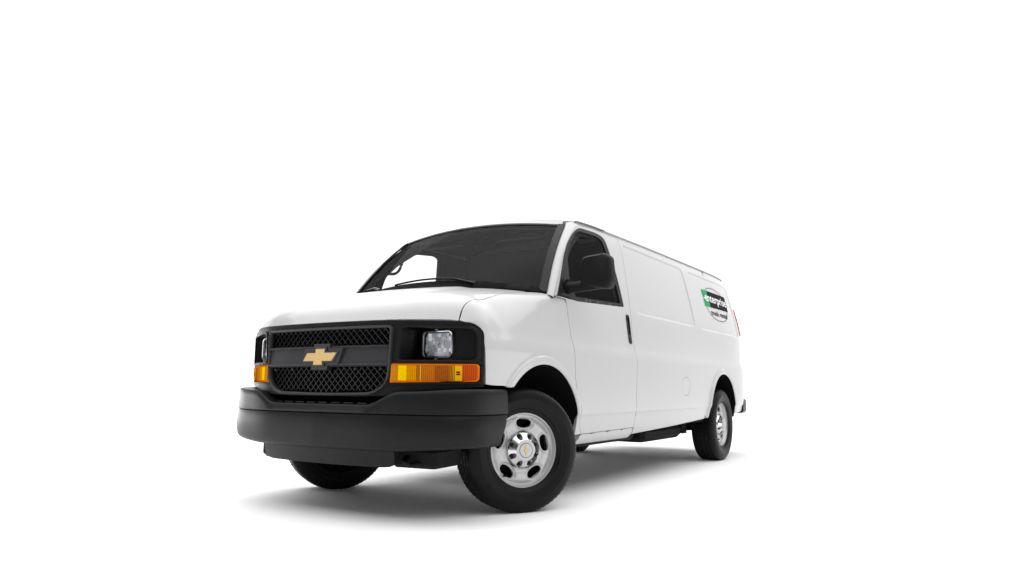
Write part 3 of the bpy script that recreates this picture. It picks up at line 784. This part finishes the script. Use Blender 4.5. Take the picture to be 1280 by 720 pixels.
    t = math.radians(-52); MB().tube([(.185*math.cos(t)*1.0, .05, .185*math.sin(t)), (.178*math.cos(t), .105, .178*math.sin(t))], [.005, .0065], 8).build('valve_stem', 'black', rim_)
    return w
# outward local y -> world +x for the left side is a rotation of -90 degrees
w0 = build_wheel((.826, 0, HC), -90-31, 1, 31)
def copy_tree(o, parent):
    c = o.copy(); COL.objects.link(c); c.parent = parent
    for ch in list(o.children): copy_tree(ch, c)
    return c
for loc, ang in (((-.795, .09, HC), 90-33), ((.83, WB, HC), -90), ((-.83, WB, HC), 90)):
    w = copy_tree(w0, van); w.location = loc; w.rotation_euler = (0, 0, math.radians(ang))

# wheel wells
for sd in (1, -1):
    for k, (cy, cz, R) in enumerate(ARCH):
        rr = []
        for t in np.linspace(math.radians(176), math.radians(4), 40):
            y, z = cy+(R+.008)*math.cos(t), cz+(R+.008)*math.sin(t)
            xo = min(float(side_x(cy+(R+.01)*math.cos(t), max(z, .42)))-.006, 1.0)
            rr.append([A(sd*.42, y, z), A(sd*(xo-.03), y, z), A(sd*xo, cy+(R+.003)*math.cos(t), cz+(R+.003)*math.sin(t))])
        sweep('wheel_well', rr, 'black', van, caps=False, flip=sd < 0)
        rr = [[A(sd*.42, cy, cz+.03), A(sd*.42, cy+(R+.01)*math.cos(t), cz+(R+.01)*math.sin(t))] for t in np.linspace(math.radians(176), math.radians(4), 30)]
        sweep('wheel_well', rr, 'black', van, caps=False)

# ------------------------------------------------------------------ mirror, handle, wipers
dL = LH['door', 1]
mir = MB(); rr = []
mo = smooth_poly([(-.105, -.105), (.095, -.13), (.125, -.085), (.110, .105), (.07, .130), (-.075, .115), (-.102, .085)], [.02, .03, .04, .05, .05, .05, .03], 5)
MX, MY, MZ = 1.142, .50, 1.512
mo = [A(p[0]*.93, p[1]*.93) for p in mo]
for k, o in ((.86, -.062), (.95, -.050), (1.0, -.028), (1.0, .02), (.985, .034), (.93, .034), (.92, .026)):
    rr.append([A(MX+p[0]*k+.0, MY+o+p[0]*.12, MZ+p[1]*k) for p in mo])
mirror = sweep('side_mirror', rr, 'fascia', van, closed=True, autosmooth=45)
sweep('mirror_glass', [[A(MX+p[0]*k, MY+.028+p[0]*.12, MZ+p[1]*k) for p in mo] for k in (.93, .02)], 'chrome', mirror, closed=True, caps=False)
MB().tube([(.925, .46, 1.415), (.955, .455, 1.413), (1.0, .465, 1.415), (1.10, .49, 1.425), (1.16, .50, 1.435)], [.045, .042, .040, .040, .040], 14, flat=.95).build('mirror_arm', 'fascia', mirror)
MB().tube([(.915, .462, 1.42), (.948, .455, 1.42)], [.062, .05], 16, flat=1.05).build('mirror_base', 'fascia', mirror)
# mount stub on the far side
MB().tube([(-.93, .42, 1.44), (-.975, .43, 1.455)], [.03, .022], 10).build('mirror_stub', 'plastic', van)
# door handle
hpoly = smooth_poly([(1.402, 1.315), (1.416, 1.085), (1.470, 1.085), (1.458, 1.315)], .026, 6)
hd = panel('door_handle', hpoly, SIDE(.006), 'seal', dL, .02, thick=.012, holes=[smooth_poly([(1.417, 1.296), (1.426, 1.155), (1.458, 1.155), (1.447, 1.296)], .014, 5)])
panel('handle_recess', smooth_poly([(1.415, 1.298), (1.424, 1.15), (1.460, 1.15), (1.449, 1.298)], .014, 5), SIDE(.001), 'black', hd, .03, thick=0)
MB().tube([(float(side_x(1.444, 1.125))+.003, 1.444, 1.125), (float(side_x(1.444, 1.125))+.009, 1.444, 1.125)], .010, 12).build('key_lock', 'bar', hd)
# wipers
for ux, ends in ((.52, -.30), (-.42, -.93)):
    a = WS(A(ux), A(.02), .02)[0]; b = WS(A((ux+ends)/2), A(.065), .03)[0]; p0 = a+A(0, -.03, -.008)
    wp_ = MB().tube([p0, (a*.5+b*.5)+A(0, -.01, .012), b], [.014, .010, .006], 8, flat=.7).build('wiper_arm', 'plastic', van)
    us = np.linspace(ux-.10, ends, 14)
    MB().tube([WS(A(u), A(.052+.026*math.sin(math.pi*i/13)), .018)[0] for i, u in enumerate(us)], .0065, 6).build('wiper_blade', 'black', wp_)
    MB().tube([p0+A(0, 0, -.03), p0+A(0, -.004, .002)], [.018, .012], 10).build('wiper_pivot', 'plastic', wp_)
# cowl end cover near the driver pillar
rr = []
for t in np.linspace(0, 1, 12):
    u = .74+.235*t; a = WS(A(u), A(.0), .012)[0]; b = WS(A(u), A(.045*math.sin(math.pi*min(t*1.0+.15, 1))+.004), .012)[0]
    rr.append([a+A(0, -.03, -.01), a+A(0, -.012, .012), b, b+A(0, .01, -.02)])
sweep('cowl_end_cover', rr, 'trim', cowl, closed=True)

# ------------------------------------------------------------------ rear end
rows = []
for z in np.linspace(.50, 2.0, 26):
    ye = 5.135-.06*max(0, (z-1.3)/.7)**2; xe = float(side_x(ye, min(z, 1.97)))-.002
    if z > 1.97: ye -= .05; 
    rows.append([A(xe*u, ye+.05*(1-abs(u)**4), z) for u in np.linspace(-1, 1, 21)])
rearp = sweep('rear_doors', rows, 'paint', van, caps=False, autosmooth=40, flip=False)
raw('roof_rear_cap', [p for p in rows[-1]]+[A(.76*u, 5.03-.08*abs(u)**3, float(roof_z(A(.76*u), A(5.03-.08*abs(u)**3))[0])) for u in np.linspace(-1, 1, 21)], [(i, i+1, 22+i, 21+i) for i in range(20)], 'paint', rearp, smooth=True)
for s in (1, -1):
    tl = panel('tail_lamp', [(4.92, 1.37), (5.112, 1.37), (5.10, 1.69), (4.94, 1.69)], SIDE(.013), 'red', van, .03, thick=.02, side=s)
    panel('reverse_lens', [(4.925, 1.515), (5.108, 1.515), (5.106, 1.545), (4.927, 1.545)], SIDE(.0145), 'decalwhite', tl, .03, thick=.002, side=s)
_pb = [(.930, 4.82), (.926, 4.95), (.905, 5.05), (.85, 5.11), (.5, 5.18), (0, 5.20)]
pathb = _pb+[(-x, y) for x, y in reversed(_pb[:-1])]
rr = []
for i, (x, y) in enumerate(pathb):
    a = A(*pathb[max(i-1, 0)]); b = A(*pathb[min(i+1, len(pathb)-1)]); t = (b-a)/np.linalg.norm(b-a); n = A(t[1], -t[0])
    sx = (1, -1)[np.dot(n, A(x, y-4.5)) < 0]
    rr.append([A(x+n[0]*sx*o, y+n[1]*sx*o, z) for o, z in ((-.12, .465), (-.02, .465), (0, .49), (.002, .55), (0, .61), (-.02, .632), (-.12, .632))])
sweep('rear_bumper', rr, 'plastic', van, closed=True)

# ------------------------------------------------------------------ inner shell, cab and chassis
for sd in (1, -1):
    lin = [(.62, .45), (1.9, .45), (3.3, .47)]+arch_pts(1, .48, .49, grow=.05)+[(5.0, .55), (5.0, 1.93), (1.0, 1.93), (.80, 1.87), (.52, 1.60), (.33, 1.37), (.44, 1.30), (.46, .80)]
    hole = smooth_poly([(.60, 1.372), (.59, 1.505), (.62, 1.64), (.74, 1.75), (.93, 1.872), (1.16, 1.892), (1.25, 1.87), (1.30, 1.676), (1.325, 1.395)], .03)
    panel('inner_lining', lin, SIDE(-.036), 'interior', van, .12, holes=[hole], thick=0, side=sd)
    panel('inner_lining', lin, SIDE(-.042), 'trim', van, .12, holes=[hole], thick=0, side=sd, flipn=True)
rr = [[A(u*(float(side_x(1.66, z))-.05), y, z) for u, y in ((-1, 1.645), (1, 1.645), (1, 1.675), (-1, 1.675))] for z in np.linspace(.45, 1.97, 12)]
sweep('cargo_bulkhead', rr, 'interior', van, closed=True)
rr = [[A(x, y, float(roof_z(A(x), A(max(y, .80)))[0])-.055-(.0 if y > .80 else .012)) for x in np.linspace(-.775, .775, 15)] for y in [.765]+list(np.linspace(.82, 1.66, 8))]
sweep('headliner', rr, 'interior', van, caps=False)
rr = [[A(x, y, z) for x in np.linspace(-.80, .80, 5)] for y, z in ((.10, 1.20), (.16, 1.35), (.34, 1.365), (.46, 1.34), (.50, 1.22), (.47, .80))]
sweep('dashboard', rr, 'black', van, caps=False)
for x in (-.36, .36):
    mb = MB().box((x, .815, 1.895), (.42, .13, .022), Matrix.Rotation(.5, 3, 'X'), .008); mb.build('sun_visor', 'interior2', van)
    st = MB().box((x*1.22, 1.05, .86), (.50, .50, .16), bev=.05).build('seat', 'interior', van)
    MB().box((x*1.22, 1.34, 1.16), (.46, .13, .62), Matrix.Rotation(-.2, 3, 'X'), .05).build('seat_back', 'interior', st)
sw = MB(); c = A(.44, .62, 1.22); pts = [c+A(.19*math.cos(t), .12*math.sin(t), .15*math.sin(t)) for t in np.linspace(0, 2*math.pi, 33)]
sw.tube(pts, .014, 8, caps=False); stw = sw.build('steering_wheel', 'black', van)
MB().tube([(.44, .62, 1.22), (.44, .42, 1.12)], [.06, .04], 10).build('steering_column', 'black', stw)
# grab handle on the far pillar
g0, g1 = A(-.80, .575, 1.665), A(-.785, .745, 1.775)
pts = []
for t in np.linspace(0, 1, 12):
    m = g0+(g1-g0)*t; pts.append(m+A(.0, .040, -.046)*math.sin(math.pi*t)**.7+A(0, -.012, .006))
MB().tube(pts, [.017]*2+[.012]*8+[.017]*2, 8).build('grab_handle', 'trim', van)
MB().tube([(0.02, .80, 1.93), (0.02, .80, 1.88)], .01, 8).build('mirror_post', 'black', van)
MB().box((0.02, .79, 1.87), (.22, .03, .05), bev=.012).build('rear_view_mirror', 'black', van)
# chassis
MB().box((0, 2.6, .425), (1.70, 3.8, .03)).build('floor_pan', 'under', van)
MB().box((0, -.15, .72), (.80, 1.1, .60), bev=.04).build('engine_bay', 'black', van)
MB().box((0, -.46, .56), (1.72, .10, .30)).build('radiator_support', 'black', van)
for s in (1, -1):
    MB().box((s*.42, 2.2, .375), (.09, 5.4, .10), bev=.01).build('frame_rail', 'under', van)
    MB().box((s*.80, 1.06, .362), (.20, .92, .05), bev=.015).build('sill_underside', 'under', van)
    cmb = MB().box((s*.55, -.53, .345), (.30, .30, .11), Matrix.Rotation(.12*s, 3, 'Z'), .02)
    cm = cmb.build('tow_bracket', 'under', van)
    MB().tube([(s*.52, -.66, .36), (s*.54, -.72, .33), (s*.58, -.72, .31), (s*.62, -.66, .32)], .014, 8).build('tow_hook', 'fascia', cm)
    MB().tube([(s*.70, .02, .34), (s*.30, .05, .34)], [.05, .06], 10).build('control_arm', 'under', van)
    MB().tube([(s*.60, WB-.7, .33), (s*.62, WB, .31), (s*.60, WB+.75, .38)], .03, 8, flat=.5).build('leaf_spring', 'under', van)
    MB().box((s*.66, 1.75, .355), (.25, .35, .08), bev=.02).build('sill_step_bracket', 'under', van)
MB().box((0, .0, .39), (.9, .12, .10), bev=.03).build('front_crossmember', 'under', van)
MB().tube([(-.72, WB, HC), (.72, WB, HC)], .055, 12).build('rear_axle', 'under', van)
MB().tube([(0, WB+.03, HC-.16), (0, WB+.03, HC+.16)], [.10, .13], 12).build('differential', 'under', van)
MB().box((.52, 2.75, .33), (.44, 1.0, .13), bev=.04).build('fuel_tank', 'under', van)
MB().tube([(-.35, .6, .30), (-.35, 3.2, .32), (-.62, 3.6, .40), (-.7, 4.9, .38)], .032, 8).build('exhaust_pipe', 'under', van)
for y in (3.22, 3.27, 3.32): MB().tube([(.74, y, .42), (.75, y, .30)], .012, 6).build('brake_line_bracket', 'under', van)

# ------------------------------------------------------------------ decal on the body side
bl = LH['body', 1]
OC = (4.06, 1.655)
def oval(ry, rz, n=72): return [(OC[0]+ry*math.copysign(abs(math.cos(t))**.9, math.cos(t)), OC[1]+rz*math.copysign(abs(math.sin(t))**.9, math.sin(t))) for t in np.linspace(0, 2*math.pi, n+1)[:-1]]
dec = panel('rental_decal', oval(.405, .187), SIDE(.0022), 'decalline', bl, .05, holes=[oval(.392, .1765)], thick=0)
panel('decal_green', [(3.632, 1.785), (3.805, 1.786), (3.808, 1.606), (3.632, 1.603)], SIDE(.0032), 'decalgreen', dec, .05, thick=0)
panel('decal_black', [(3.805, 1.786), (4.50, 1.788), (4.485, 1.612), (3.808, 1.606)], SIDE(.0032), 'decalblack', dec, .05, thick=0)
def text_part(name, body, y0, y1, z0, z1, material, off, bold=0.0):
    cu = bpy.data.curves.new(name, 'FONT'); cu.body = body; cu.size = 1.0; cu.resolution_u = 4; cu.offset = bold
    to = bpy.data.objects.new(name+'_tmp', cu); COL.objects.link(to)
    bpy.context.view_layer.update()
    me = bpy.data.meshes.new_from_object(to.evaluated_get(bpy.context.evaluated_depsgraph_get()))
    v = np.array([tuple(p.co) for p in me.vertices]); fs = [tuple(p.vertices) for p in me.polygons]
    bpy.data.objects.remove(to); bpy.data.curves.remove(cu); bpy.data.meshes.remove(me)
    lo, hi = v[:, :2].min(0), v[:, :2].max(0); u = (v[:, :2]-lo)/(hi-lo)
    y = y0+u[:, 0]*(y1-y0); z = z0+u[:, 1]*(z1-z0)
    P_ = np.stack([side_x(y, z)+off, y, z], -1)
    return raw(name, P_, fs, material, dec)
text_part('decal_lettering', 'enterprise', 3.685, 4.470, 1.636, 1.752, 'decalwhite', .0045, .018)
text_part('decal_lettering', 'truck rental', 3.785, 4.385, 1.523, 1.580, 'decalblack', .0030, .018)
panel('decal_dash', [(3.632, 1.688), (3.70, 1.689), (3.70, 1.700), (3.632, 1.699)], SIDE(.0042), 'decalwhite', dec, .05, thick=0)
